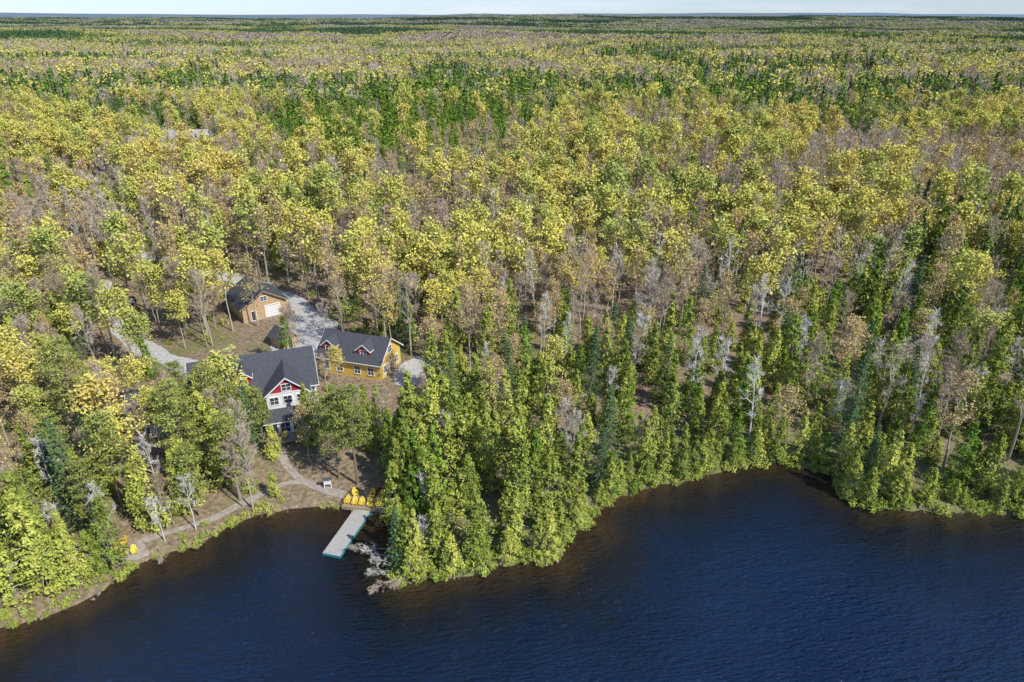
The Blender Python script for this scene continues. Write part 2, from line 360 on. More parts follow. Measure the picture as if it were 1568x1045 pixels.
fr=n.new('ShaderNodeMapRange'); fr.inputs['From Min'].default_value=900; fr.inputs['From Max'].default_value=3500
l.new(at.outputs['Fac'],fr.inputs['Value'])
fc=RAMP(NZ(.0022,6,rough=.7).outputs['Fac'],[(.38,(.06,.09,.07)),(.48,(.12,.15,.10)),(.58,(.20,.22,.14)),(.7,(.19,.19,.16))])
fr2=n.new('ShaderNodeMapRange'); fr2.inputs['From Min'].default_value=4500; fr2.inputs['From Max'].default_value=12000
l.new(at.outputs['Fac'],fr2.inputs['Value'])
fc2=MIX(fr2.outputs['Result'],fc.outputs['Color'],(.15,.22,.29))  # far hills: bluish distance haze painted into the ground colour
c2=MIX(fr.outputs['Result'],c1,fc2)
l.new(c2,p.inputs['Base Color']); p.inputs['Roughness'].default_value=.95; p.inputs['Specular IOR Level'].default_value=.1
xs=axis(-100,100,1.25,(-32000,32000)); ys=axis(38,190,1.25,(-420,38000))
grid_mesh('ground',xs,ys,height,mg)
# water
mw=bpy.data.materials.new('lake_water'); n,l,p=nt(mw)
geo=n.new('ShaderNodeNewGeometry')
at=n.new('ShaderNodeAttribute'); at.attribute_name='shore'
nzd=NZ(.12,4)
ad=n.new('ShaderNodeMath'); ad.operation='MULTIPLY_ADD'; ad.inputs[1].default_value=10; l.new(nzd.outputs['Fac'],ad.inputs[0])
sb=n.new('ShaderNodeMath'); sb.operation='SUBTRACT'; sb.inputs[0].default_value=-5; l.new(at.outputs['Fac'],sb.inputs[1]); l.new(sb.outputs[0],ad.inputs[2])
mr=n.new('ShaderNodeMapRange'); mr.inputs['From Min'].default_value=-2; mr.inputs['From Max'].default_value=20; l.new(ad.outputs[0],mr.inputs['Value'])
wc=RAMP(mr.outputs['Result'],[(0,(.080,.056,.020)),(.16,(.034,.027,.012)),(.32,(.007,.011,.018)),(.56,(.002,.015,.052)),(1,(.003,.022,.082))])
pt=RAMP(NZ(.018,3).outputs['Fac'],[(.35,(.8,.85,.9)),(.65,(2.2,1.5,1.1))])
mlt=n.new('ShaderNodeVectorMath'); mlt.operation='MULTIPLY'; l.new(wc.outputs['Color'],mlt.inputs[0]); l.new(pt.outputs['Color'],mlt.inputs[1])
l.new(mlt.outputs[0],p.inputs['Base Color']); p.inputs['Roughness'].default_value=.07; p.inputs['IOR'].default_value=1.33
mp=n.new('ShaderNodeMapping'); mp.inputs['Rotation'].default_value=(0,0,math.radians(-32)); mp.inputs['Scale'].default_value=(.55,1.7,1)
l.new(geo.outputs['Position'],mp.inputs['Vector'])
w1=NZ(1.7,3,mp.outputs['Vector'],.65); w2=NZ(.4,2,mp.outputs['Vector'],.5)
wa=n.new('ShaderNodeMath'); wa.operation='MULTIPLY_ADD'; wa.inputs[1].default_value=.7; l.new(w2.outputs['Fac'],wa.inputs[0]); l.new(w1.outputs['Fac'],wa.inputs[2])
bp=n.new('ShaderNodeBump'); bp.inputs['Distance'].default_value=1.5; l.new(wa.outputs[0],bp.inputs['Height']); l.new(bp.outputs['Normal'],p.inputs['Normal'])
grid_mesh('lake_water',axis(-90,100,1.5,(-380,400)),axis(20,92,1.5,(-290,100)),lambda x,y,d:np.zeros_like(x),mw)

# ------------------------------------------------------------------ placement helpers
def seg_d(x,y,pl):
    out=np.full(np.shape(x),1e9)
    for a,b in zip(pl[:-1],pl[1:]):
        a=np.array(a,float);b=np.array(b,float);ab=b-a
        t=np.clip(((x-a[0])*ab[0]+(y-a[1])*ab[1])/(ab@ab),0,1)
        out=np.minimum(out,np.hypot(x-a[0]-t*ab[0],y-a[1]-t*ab[1]))
    return out
DRIVE=[(-98,152),(-83.4,132.6),(-75,121.3),(-66.5,114.2),(-56.4,107.7),(-52.5,100),(-53,90)]
DRIVE2=[(-100,172),(-69.7,156.5),(-52.3,143.7),(-43,133),(-41,124),(-38,114)]
SHOREPATH=[(-50,62.5),(-46,66.5),(-40,70),(-36,74),(-31,78),(-26,77)]
HPATH=[(-36,88),(-33,82),(-29,78),(-23,75.5)]
CLR=[(-42,98,12,7.5),(-52,93,5,4.5),(-35,87.5,4,5),(-27,109,8.5,6),(-22,100,7,6),(-19.5,89,4,4),(-17,108,4.5,5),(-54,135,7.5,7.5),(-43,124,7.5,10),(-48,117,9,11),(-25.5,77.5,7,3.6),(-20,75,3.5,3.5),(-47,64.5,3,2.0),(-81,129,5,6),(-143,305,12,12),(-143,290,7,12),(60,950,60,90),(-380,900,70,60),(300,1500,100,90),(-700,1900,120,90)]
SPARSE=[(-62,103,12,9,.55),(-30,84,8,8,.5),(-52,108,10,8,.2),(-62,142,16,10,.5)]
def clear(x,y):
    c=np.zeros(x.shape,bool)
    for cx,cy,rx,ry in CLR: c|=((x-cx)/rx)**2+((y-cy)/ry)**2<1
    c|=seg_d(x,y,DRIVE)<2.8; c|=seg_d(x,y,DRIVE2)<3.4; c|=seg_d(x,y,SHOREPATH)<.8; c|=seg_d(x,y,HPATH)<1.0
    return c
def inel(x,y,cx,cy,rx,ry,s=5):
    return ((x-cx)/rx)**2+((y-cy)/ry)**2+ (vn(x,y,18,s)-.5)*.9<1
def jgrid(y0,y1,sp,rs,wid=.80,pad=35):
    yy=np.arange(y0,y1,sp); out=[]
    for y in yy:
        w=wid*y+pad; x=np.arange(-w,w,sp); out.append(np.stack([x,np.full(len(x),y)],1))
    p=np.concatenate(out); return p+rs.uniform(-.5,.5,p.shape)*sp
SP=['maple','bare','bud','cedar','spruce','pine','snag','hemlock']
def species(x,y,d,rs):
    N=len(x); W=np.zeros((N,8)); n1=vn(x,y,45,11); n2=vn(x,y,120,12); n3=vn(x,y,22,13); n4=vn(x,y,14,15)
    def setw(mask,w): W[mask]=w if len(w)==8 else w+[0]
    setw(np.ones(N,bool),[.40,.30,.13,.06,.05,.01,.05])
    far=y>330
    q=n1*.3+n2*.4+vn(x,y*1.8,340,14)*.3
    setw(far,[.36,.28,.13,.05,.05,.0,.05,.08])
    setw(far&(q>.54),[.05,.08,.04,.06,.40,.0,.02,.35])
    setw(far&(q<.42),[.12,.52,.20,.04,.03,0,.06,.03])
    belt=(y>165)&(y<=330)
    setw(belt,[.58,.20,.10,.02,.02,0,.07,.01])
    setw(belt&(n1>.60),[.18,.48,.20,.03,.02,0,.08,.01])
    setw(belt&(n4>.84),[.15,.12,.08,.15,.15,0,.03,.32])
    mid=(y>108)&(y<=165)
    setw(mid,[.24,.37,.23,.03,.01,0,.12,0])
    setw(mid&(n1>.55),[.52,.22,.14,.03,.0,0,.09,0])
    setw(mid&(n4>.84),[.15,.2,.1,.32,.1,0,.03,.1])
    lim=24+14*n3+np.clip((x-35)*.9,0,50)+np.where(x<-18,-6,0)
    fr=(d<lim+16)&(y<175); setw(fr,[.10,.27,.22,.24,.03,.0,.11,.03])
    fr=(d<lim)&(y<165); setw(fr,[.01,.09,.08,.57,.06,.0,.11,.08])
    L=(x<-30)&(y<115); setw(L,[.22,.33,.13,.10,.02,.08,.10,.02])
    L=(x<-30)&(d<16)&(y<100); setw(L,[.04,.20,.06,.32,.07,.18,.10,.03])
    setw(inel(x,y,-45,405,85,135),[.03,.02,.0,.10,.06,0,0,.79])
    setw(inel(x,y,100,470,80,55),[.06,.04,.04,.10,.32,0,0,.44])
    setw(inel(x,y,-135,205,34,20),[.1,.1,.0,.25,.0,0,0,.55])
    setw(inel(x,y,-210,560,90,50),[.05,.1,.0,.05,.4,0,0,.4]); setw(inel(x,y,260,700,120,60),[.05,.1,.0,.05,.5,0,0,.3])
    setw(inel(x,y,102,325,20,26),[.1,.1,0,.1,.7,0,0]); setw(inel(x,y,160,322,22,26),[.1,.1,0,.1,.7,0,0])
    setw(inel(x,y,170,265,65,45),[.06,.66,.2,.03,0,0,.05]); setw(inel(x,y,-105,180,42,20),[.08,.60,.22,.02,0,0,.08])
    setw(inel(x,y,135,172,30,45),[.1,.08,.1,.40,.12,0,.05,.15])
    setw(inel(x,y,30,300,60,16),[.15,.55,.25,.0,0,0,.05])
    c=np.cumsum(W/W.sum(1,keepdims=True),1); r=rs.uniform(0,1,(N,1)); return np.minimum(7,(r>c).sum(1))
TREES=[]
def put(key,x,y,s=1.,rot=None,tx=0,ty=0,v=None,dz=0):
    v=random.randrange(len(TPL[key])) if v is None else v%len(TPL[key])
    TREES.append((key,v,x,y,H1(x,y)+dz,s,rot if rot is not None else random.uniform(0,6.28),tx,ty))
INST={k:[[] for _ in v] for k,v in TPL.items()}
NEAR=100.0
rs=np.random.RandomState(21)
def scatter(y0,y1,sp,filt,suffix=False):
    p=jgrid(y0,y1,sp,rs); x,y=p[:,0],p[:,1]; d=sdist(x,y)
    k=(d>.15)&~clear(x,y)
    for cx,cy,rx,ry,pr in SPARSE: k&=~((((x-cx)/rx)**2+((y-cy)/ry)**2<1)&(rs.uniform(0,1,len(x))>pr))
    x,y,d=x[k],y[k],d[k]; s=species(x,y,d,rs); k=filt(x,y,d,s,rs.uniform(0,1,len(x)))
    x,y,d,s=x[k],y[k],d[k],s[k]; z=height(x,y,d); return x,y,z,d,s
pen=lambda x,y:(x>-17)&(x<9)&(y<84)
isc=lambda s:(s==3)|(s==4)|(s==7)
def fA(x,y,d,s,r): return isc(s)&(r<np.where((d<4)|pen(x,y),.95,.78))
def fB(x,y,d,s,r): return ~isc(s)&((d>2)|(r<.4))&~(pen(x,y)&(r<.5))
def fill(res,scl=1.0):
    x,y,z,d,s=res
    for i in range(len(x)):
        k=SP[s[i]]; f=scl*random.uniform(.68,1.15)
        if pen(x[i],y[i]) and k in('maple','bud'): k='snag' if random.random()<.5 else 'hemlock'; f*=.85
        if k in('cedar','spruce','hemlock') and d[i]<4: f*=.75+.06*d[i]
        if k=='cedar' and x[i]>9: f*=.9
        if pen(x[i],y[i]) and k=='cedar': f*=1.05
        if x[i]<-30 and y[i]<110 and k in('bare','bud','maple'): f*=.85
        if x[i]<-40 and d[i]<20 and k in('cedar','pine'): f*=1.12
        if y[i]>165 and k=='maple': f*=1.08
        if y[i]>130 and k!='pine': k+='_m'
        v=random.randrange(len(TPL[k]))
        g=.045 if k in('snag','bare') else .03
        t=(random.gauss(0,g),random.gauss(0,g))
        if y[i]<NEAR and abs(x[i])<.78*y[i]+8: TREES.append((k,v,x[i],y[i],z[i],f,random.uniform(0,6.28),*t))
        else: INST[k][v].append((x[i],y[i],z[i],f,f*random.uniform(.9,1.1),random.uniform(0,6.28),*t))
fill(scatter(40,190,3.15,fA)); fill(scatter(40,190,4.4,fB))
fill(scatter(190,430,5.4,lambda x,y,d,s,r:r<.97))
re=np.random.RandomState(9)
for a,b in zip(S[:-1],S[1:]):
    L=np.linalg.norm(b-a)
    if L>10 or a[0]<-16.5 or a[0]>90: continue
    nrm=np.array([-(b-a)[1],(b-a)[0]])/L
    for i in range(int(L/2.0+re.uniform())):
        q=a+(b-a)*re.uniform()+nrm*re.uniform(.2,1.8)
        if sdist([q[0]],[q[1]])[0]>0.05: put('cedar' if re.uniform()<.85 else 'hemlock',q[0],q[1],re.uniform(.4,.8))
x,y,z,d,s=scatter(430,1400,7.6,lambda x,y,d,s,r:r<.96)
LO={'maple':'maple_lo','bare':'bare_lo','bud':'bud_lo','cedar':'con_lo','spruce':'spr_lo','pine':'spr_lo','snag':'bare_lo','hemlock':'hem_lo'}
for i in range(len(x)):
    k=LO[SP[s[i]]]; v=random.randrange(len(TPL[k])); f=random.uniform(.8,1.2)
    INST[k][v].append((x[i],y[i],z[i],f*1.2,f,random.uniform(0,6.28),0,0))
for (a,b,sp,sc) in((1400,3200,20,1.0),(3200,7500,40,1.9)):
    p=jgrid(a,b,sp,rs); x,y=p[:,0],p[:,1]; k=~clear(x,y); x,y=x[k],y[k]
    z=height(x,y,y-70)
    q=vn(x,y*1.6,260,31)*.35+vn(x,y*2,800,32)*.5+vn(x,y,90,33)*.15
    for i in range(len(x)):
        r=random.random()*.12-.06+q[i]
        k='cl_con' if r>.56 else 'cl_hem' if r>.50 else 'cl_maple' if r>.38 else 'cl_bud'
        v=random.randrange(2); f=random.uniform(.85,1.15)
        INST[k][v].append((x[i],y[i],z[i],sc*f,min(1.3,sc)*f*.95,random.uniform(0,6.28),0,0))
for a in [('pine',-21.6,77.6,.95,2),('pine',-24.5,79,.9,0),('pine',-28.5,84,.8,1),('pine',-37,74.5,.9,0),('pine',-41,71,.85,1),('cedar',-39.5,77,1.1,2),('cedar',-42.5,80,1.15,0),
 ('cedar',-44,86,1.0,4),('pine',-40,84,.85,1),('pine',-46.5,84,.8,1),('cedar',-39.5,88.5,.8,4),('cedar',-31,88.5,.75,4),('pine',-43,76,.8,0),('spruce',-53.5,67,1.15,2),('cedar',-47,69,.9,0),('cedar',-50.5,59.5,.85,1),('cedar',-49,61,.8,3),('cedar',-52,58.5,1.0,0),('cedar',-32.5,75.2,.5,3),
 ('pine',-56,64,.9,1),('cedar',-57,60,1.2,2),('pine',-51,66,.8,0),('cedar',-34.8,83,.7,3),('pine',-37.5,86.5,.7,1),('pine',-49.5,88,.8,0),('cedar',-47.5,90,.85,4),('bare',-44.5,89.5,.6,1),
 ('cedar',-14.5,73.5,.95,1),('hemlock',-13.2,76,.9,0),('cedar',-15.5,77,.9,2),('cedar',-12,72,.9,3),('hemlock',-17,81,.8,0),('cedar',-19.5,85,.85,2),('cedar',-22.5,90,.65,4),('hemlock',-20,91,.5,1),('cedar',-26,92,.55,3),('cedar',-16,86,.85,0),('hemlock',-23.5,86,.6,0),('cedar',-27,89,.6,1),
 ('cedar',-36,131,.9,0),('hemlock',-34,134,.9,1),('cedar',-38,137,.8,1),('bare',-33.5,103,.5,1),('bare',-31,100,.45,2),('maple',-29.8,102.5,.42,1),('maple',-62,124,.75,3),('bare',-64,130,.7,2),('bare',-21,103,.35,0),
 ('snag',-40.5,68.6,.75,0),('snag',-43.5,66.5,.7,1),('bare',-36,73,.7,0),('snag',-12.5,64,.6,1),('snag',-48,63,.8,2),('snag',-46,72,.85,2),('snag',-53,62,.8,0),('snag',-10.5,63,.6,0),('snag',-58,70,.8,2)]:
    put(a[0],a[1],a[2],a[3],v=a[4])
firstobj={}
def mkobj(k,v,loc,sc,rot,nm2=None):
    me,nm=TPL[k][v]; o=bpy.data.objects.new(nm2 or nm,me); COL.objects.link(o); o.location=loc; o.scale=sc; o.rotation_euler=rot
    firstobj.setdefault((k,v),o); return o
for (k,v,x,y,z,f,r,tx,ty) in TREES: mkobj(k,v,(x,y,z-.05),(f,f,f*1.0),(tx,ty,r))
for (x,y,az,tilt,f,k,v) in [(-13.2,61.6,200,72,.42,'snag',1),(-12.8,60.9,225,78,.34,'bare',0),(-14.2,63.4,175,66,.42,'snag',1),(-14.6,65.2,190,76,.34,'bare',2),(-12.4,60.6,255,60,.34,'bare',1),(-13.6,62.6,215,50,.4,'snag',0),(-43.7,65.3,300,76,.3,'bare',1)]:
    o=mkobj(k,v,(x,y,.35),(f,f,f),(0,0,0),'fallen_tree')
    a=math.radians(az); o.rotation_euler=(Matrix.Rotation(a,4,'Z')@Matrix.Rotation(math.radians(tilt),4,'Y')).to_euler()
x=[];y=[];rsx=np.random.RandomState(77)
for a,b in zip(S[:-1],S[1:]):
    L=np.linalg.norm(b-a)
    if L>20: continue
    for i in range(int(L/.42)+1):
        q=a+(b-a)*rsx.uniform()+rsx.normal(0,.9,2); x.append(q[0]);y.append(q[1])
x=np.array(x);y=np.array(y);d=sdist(x,y); k=(d>-.4)&~(((x>-31)&(x<-16.5)&(y>70))&(np.arange(len(x))%4!=0))&~(((x+47)/3.2)**2+((y-64.5)/2.2)**2<1)
x,y,d=x[k],y[k],d[k]; z=np.maximum(height(x,y,d),0)
SHR=[[] for _ in range(3)]
for i in range(len(x)):
    f=random.uniform(.4,1.0)*(.75 if x[i]<-17 else 1); SHR[random.randrange(3)].append((x[i],y[i],z[i],f,f*random.uniform(.7,1.1),random.uniform(0,6.28),0,0))
rr=jgrid(60,150,4.6,rs); dd=sdist(rr[:,0],rr[:,1]); k=(dd>2)&~clear(rr[:,0],rr[:,1])&(rs.uniform(0,1,len(dd))<.4); rr=rr[k]; zz=height(rr[:,0],rr[:,1])
for (a,b),c in zip(rr,zz):
    f=random.uniform(.5,1.1); SHR[random.randrange(3)].append((a,b,c,f,f,random.uniform(0,6.28),0,0))

def gn_forest(name,data):
    rows=[];idx=[]
    for i,(o,rw) in enumerate(data):
        rows+=rw; idx+=[i]*len(rw)
    A=np.array(rows,dtype=np.float32)
    me=bpy.data.meshes.new(name); me.vertices.add(len(A)); me.vertices.foreach_set('co',A[:,:3].ravel())
    a=me.attributes.new('rot','FLOAT_VECTOR','POINT'); a.data.foreach_set('vector',np.stack([A[:,6],A[:,7],A[:,5]],1).ravel())
    a=me.attributes.new('scl','FLOAT_VECTOR','POINT'); a.data.foreach_set('vector',np.stack([A[:,3],A[:,3],A[:,4]],1).ravel())
    a=me.attributes.new('idx','INT','POINT'); a.data.foreach_set('value',np.array(idx,dtype=np.int32))
    me.update(); ob=bpy.data.objects.new(name,me); COL.objects.link(ob)
    g=bpy.data.node_groups.new(name,'GeometryNodeTree')
    g.interface.new_socket('Geometry',in_out='INPUT',socket_type='NodeSocketGeometry'); g.interface.new_socket('Geometry',in_out='OUTPUT',socket_type='NodeSocketGeometry')
    N=g.nodes;Lk=g.links; gi=N.new('NodeGroupInput'); go=N.new('NodeGroupOutput'); jn=N.new('GeometryNodeJoinGeometry')
    def na(t,nm):
        q=N.new('GeometryNodeInputNamedAttribute'); q.data_type=t; q.inputs['Name'].default_value=nm; return q.outputs['Attribute']
    ro=na('FLOAT_VECTOR','rot'); sc=na('FLOAT_VECTOR','scl'); ix=na('INT','idx')
    for i,(o,rw) in enumerate(data):
        cp=N.new('FunctionNodeCompare'); cp.data_type='INT'; cp.operation='EQUAL'
        ins=[s for s in cp.inputs if s.enabled]
        Lk.new(ix,ins[0]); ins[1].default_value=i
        oi=N.new('GeometryNodeObjectInfo'); oi.inputs['Object'].default_value=o; oi.inputs['As Instance'].default_value=True; oi.transform_space='ORIGINAL'
        ip=N.new('GeometryNodeInstanceOnPoints')
        Lk.new(gi.outputs[0],ip.inputs['Points']); Lk.new(cp.outputs['Result'],ip.inputs['Selection']); Lk.new(oi.outputs['Geometry'],ip.inputs['Instance'])
        Lk.new(ro,ip.inputs['Rotation']); Lk.new(sc,ip.inputs['Scale']); Lk.new(ip.outputs[0],jn.inputs[0])
    Lk.new(jn.outputs[0],go.inputs[0])
    md=ob.modifiers.new('scatter','NODES'); md.node_group=g
    return ob
groups={'forest_trees':[k for k in TPL if not (k.endswith('_lo') or k.startswith('cl_') or k=='shrub')],'distant_forest':[k for k in TPL if k.endswith('_lo')],'far_forest':[k for k in TPL if k.startswith('cl_')]}
for gname,keys in groups.items():
    data=[]
    for k in keys:
        for v in range(len(TPL[k])):
            rw=INST[k][v]
            if not rw: continue
            if (k,v) not in firstobj:
                q=rw.pop(); mkobj(k,v,q[:3],(q[3],q[3],q[4]),(0,0,q[5]))
            if rw: data.append((firstobj[(k,v)],rw))
    gn_forest(gname,data)
for v in range(3):
    q=SHR[v].pop(); mkobj('shrub',v,q[:3],(q[3],q[3],q[4]),(0,0,q[5]))
gn_forest('undergrowth',[(firstobj[('shrub',v)],SHR[v]) for v in range(3)])

# ------------------------------------------------------------------ roads and paths
M_gravel=simple('gravel',(.46,.45,.43),.95,.18,1.5,.1,.03)
M_path=simple('path_gravel',(.34,.30,.25),.95,.25,2.0,.1,.03)
M_meadow=simple('meadow',(.24,.38,.09),.95,.3,.03,.1)
def ribbon(name,pts,w,mat,off):
    P=np.array(pts,float); out=[]
    for i in range(len(P)-1):
        p0=P[max(0,i-1)];p1=P[i];p2=P[i+1];p3=P[min(len(P)-1,i+2)]
        k=max(2,int(np.linalg.norm(p2-p1)/.8))
        for t in np.arange(k)/k: out.append(.5*((2*p1)+(-p0+p2)*t+(2*p0-5*p1+4*p2-p3)*t*t+(-p0+3*p1-3*p2+p3)*t**3))
    out.append(P[-1]); Q=np.array(out); T=unit(np.gradient(Q,axis=0)); Nn=np.stack([-T[:,1],T[:,0]],1)
    V=[];F=[];c=7; rsl=np.random.RandomState(len(pts)); wl=w/2*(1+.18*np.sin(np.arange(len(Q))*.37)+rsl.uniform(-.06,.06,len(Q)))
    for i in range(len(Q)):
        for j in range(c):
            u=j/(c-1)*2-1; q=Q[i]+Nn[i]*u*wl[i]; V.append((q[0],q[1]))
    V=np.array(V); z=height(V[:,0],V[:,1])+off
    for i in range(len(Q)-1):
        for j in range(c-1): F.append((i*c+j,(i+1)*c+j,(i+1)*c+j+1,i*c+j+1))
    me=bpy.data.meshes.new(name); me.from_pydata(np.column_stack([V,z]).tolist(),[],F); me.materials.append(mat)
    o=bpy.data.objects.new(name,me); COL.objects.link(o); return o
def patch(name,cx,cy,rx,ry,mat,off,ang=0,wob=.12):
    V=[(cx,cy)];F=[];n=40;rings=6
    for r in range(1,rings+1):
        for i in range(n):
            a=i/n*6.2832; k=r/rings*(1+wob*math.sin(3*a+cx)+wob*.6*math.sin(5*a+cy)); px=rx*k*math.cos(a);py=ry*k*math.sin(a)
            V.append((cx+px*math.cos(ang)-py*math.sin(ang),cy+px*math.sin(ang)+py*math.cos(ang)))
    for i in range(n): F.append((0,1+i,1+(i+1)%n))
    for r in range(rings-1):
        for i in range(n):
            a=1+r*n+i;b=1+r*n+(i+1)%n; F.append((a,a+n,b+n,b))
    V=np.array(V); z=height(V[:,0],V[:,1])+off
    me=bpy.data.meshes.new(name); me.from_pydata(np.column_stack([V,z]).tolist(),[],F); me.materials.append(mat)
    o=bpy.data.objects.new(name,me); COL.objects.link(o); return o
ribbon('driveway',DRIVE,4.2,M_gravel,.06); ribbon('driveway',DRIVE2,5.2,M_gravel,.068)
patch('gravel_yard',-42.0,125,6.2,9.5,M_gravel,.076,.1); patch('gravel_yard',-16.5,107.5,4.3,5.5,M_gravel,.06)
ribbon('shore_path',SHOREPATH,1.0,M_path,.06); ribbon('garden_path',HPATH,1.2,M_path,.068)
patch('gravel_patio',-47,64.6,2.3,1.5,M_path,.075)
for (a,b,c,d) in((60,950,62,95),(-380,900,72,62),(300,1500,105,95),(-700,1900,125,95)): patch('meadow',a,b,c,d,M_meadow,.8)

# ------------------------------------------------------------------ buildings
M_white=simple('white_siding',(.72,.71,.68),.6,.05,2); M_yellow=simple('yellow_siding',(.66,.47,.11),.6,.08,2)
M_red=simple('red_siding',(.36,.03,.04),.6,.12,2); M_trim=simple('white_trim',(.8,.8,.78),.5,.03,2)
M_roof=simple('asphalt_shingles',(.075,.08,.09),.9,.3,5,.2,.02); M_wood=simple('cedar_wood_siding',(.48,.33,.18),.7,.22,3)
M_glass=bpy.data.materials.new('window_glass'); n,l,p=nt(M_glass)
tc=n.new('ShaderNodeTexCoord'); z_=n.new('ShaderNodeTexNoise'); z_.inputs['Scale'].default_value=.8; l.new(tc.outputs['Object'],z_.inputs['Vector'])
rp=RAMP(z_.outputs['Fac'],[(.3,(.02,.025,.03)),(.7,(.07,.08,.09))]); l.new(rp.outputs['Color'],p.inputs['Base Color']); p.inputs['Roughness'].default_value=.06
M_conc=simple('concrete',(.35,.34,.32),.9,.15,2); M_dock=simple('dock_planks',(.42,.41,.38),.85,.15,4); M_teal=simple('teal_paint',(.03,.22,.24),.5,.1,3)
M_chair=simple('yellow_paint',(.82,.62,.08),.5,.08,3); M_deck=simple('deck_wood',(.33,.26,.18),.8,.2,4); M_rock=simple('shore_rock',(.24,.20,.15),.9,.35,1.2,.2,.05)
M_canoe=simple('red_hull',(.35,.05,.03),.45,.15,3); M_brick=simple('chimney_stone',(.28,.22,.18),.9,.3,4)
def empty(name,loc,rz):
    e=bpy.data.objects.new(name,None); COL.objects.link(e); e.location=loc; e.rotation_euler=(0,0,rz); return e
def mobj(name,V,F,mat,par=None,loc=(0,0,0),rot=(0,0,0)):
    me=bpy.data.meshes.new(name); me.from_pydata([tuple(v) for v in V],[],F); me.materials.append(mat) if mat else None
    o=bpy.data.objects.new(name,me); COL.objects.link(o)
    if par: o.parent=par
    o.location=loc;o.rotation_euler=rot; return o
BF=[(0,3,2,1),(4,5,6,7),(0,1,5,4),(1,2,6,5),(2,3,7,6),(3,0,4,7)]
def bv(x0,x1,y0,y1,z0,z1): return [(x0,y0,z0),(x1,y0,z0),(x1,y1,z0),(x0,y1,z0),(x0,y0,z1),(x1,y0,z1),(x1,y1,z1),(x0,y1,z1)]
def box(name,x0,x1,y0,y1,z0,z1,mat,par): return mobj(name,bv(x0,x1,y0,y1,z0,z1),BF,mat,par)
def boxes(name,bs,mat,par=None,loc=(0,0,0),rot=(0,0,0)):
    V=[];F=[]
    for b in bs:
        k=len(V); V+=bv(*b); F+=[tuple(i+k for i in f) for f in BF]
    return mobj(name,V,F,mat,par,loc,rot)
def rot_e(par,name,x,y,z,rz):
    e=bpy.data.objects.new(name,None); COL.objects.link(e); e.parent=par; e.location=(x,y,z); e.rotation_euler=(0,0,rz); return e
def gable(par,nm,cx,cy,L,W,wh,rh,wall,rz=0,oh=.5,gab=None,found=1.6,z0=0,trim=None,roof=None):
    tr=trim or M_trim; rf=roof or M_roof
    e=rot_e(par,nm,cx,cy,z0,rz); l2=L/2;w2=W/2
    V=[(-l2,-w2,-found),(l2,-w2,-found),(l2,w2,-found),(-l2,w2,-found),(-l2,-w2,wh),(l2,-w2,wh),(l2,w2,wh),(-l2,w2,wh),(-l2,0,rh),(l2,0,rh)]
    mobj('walls',V,[(0,1,5,4),(1,2,6,9,5),(2,3,7,6),(3,0,4,8,7)],wall,e)
    s=(rh-wh)/w2; t=.18
    for sg,n_ in((-1,'roof_front'),(1,'roof_back')):
        yo=sg*(w2+oh); zo=wh-s*oh
        V=[(-l2-oh,yo,zo+.02),(l2+oh,yo,zo+.02),(l2+oh,0,rh+.02),(-l2-oh,0,rh+.02)]; V+=[(a,b,c+t) for a,b,c in V]
        mobj(n_,V,BF,rf,e)
        mobj('fascia',bv(-l2-oh,l2+oh,min(yo,yo+sg*.05),max(yo,yo+sg*.05),zo-.02,zo+.14),BF,tr,e)
    for sx,n_ in((-1,'bargeboard_left'),(1,'bargeboard_right')):
        x0=sx*(l2+oh); x1=x0+sx*.05; V=[];F=[]
        for sg in(-1,1):
            yo=sg*(w2+oh); zo=wh-s*oh; k=len(V)
            V+=[(x0,yo,zo-.05),(x1,yo,zo-.05),(x1,0,rh-.05),(x0,0,rh-.05),(x0,yo,zo+.17),(x1,yo,zo+.17),(x1,0,rh+.17),(x0,0,rh+.17)]; F+=[tuple(i+k for i in f) for f in BF]
        mobj(n_,V,F,tr,e)
        if gab:
            xx=sx*(l2+.03); mobj('gable_siding',[(xx,-w2+.05,wh+.1),(xx,w2-.05,wh+.1),(xx,0,rh-.05),(sx*(l2-.05),-w2+.05,wh+.1),(sx*(l2-.05),w2-.05,wh+.1),(sx*(l2-.05),0,rh-.05)],[(0,1,2),(3,5,4),(0,3,4,1),(0,2,5,3),(1,4,5,2)],gab,e)
            boxes('gable_band',[(min(xx,xx+sx*.06),max(xx,xx+sx*.06),-w2,w2,wh-.05,wh+.12)],tr,e)
    box('foundation',-l2-.04,l2+.04,-w2-.04,w2+.04,-found,.25,M_conc,e)
    return e
def window(e,face,u,z,w,h,L2,W2,mul=1,door=False):
    par=rot_e(e,'window',*{'f':(u,-W2,z),'b':(u,W2,z),'r':(L2,u,z),'l':(-L2,u,z)}[face],{'f':0,'b':math.pi,'r':math.pi/2,'l':-math.pi/2}[face])
    f=.1; y0,y1=-.09,.05
    boxes('frame',[(-w/2-f,-w/2,y0,y1,-h/2-f,h/2+f),(w/2,w/2+f,y0,y1,-h/2-f,h/2+f),(-w/2,w/2,y0,y1,h/2,h/2+f),(-w/2,w/2,y0-.04,y1,-h/2-f,-h/2)]+[(-w/2+w*(k+1)/(mul+1)-.03,-w/2+w*(k+1)/(mul+1)+.03,y0+.02,y1-.01,-h/2,h/2) for k in range(mul)]+([] if door else [(-w/2,w/2,y0+.03,y1-.02,-.025,.025)]),M_trim,par)
    box('glass',-w/2+.005,w/2-.005,-.035,.03,-h/2+.005,h/2-.005,M_glass,par)
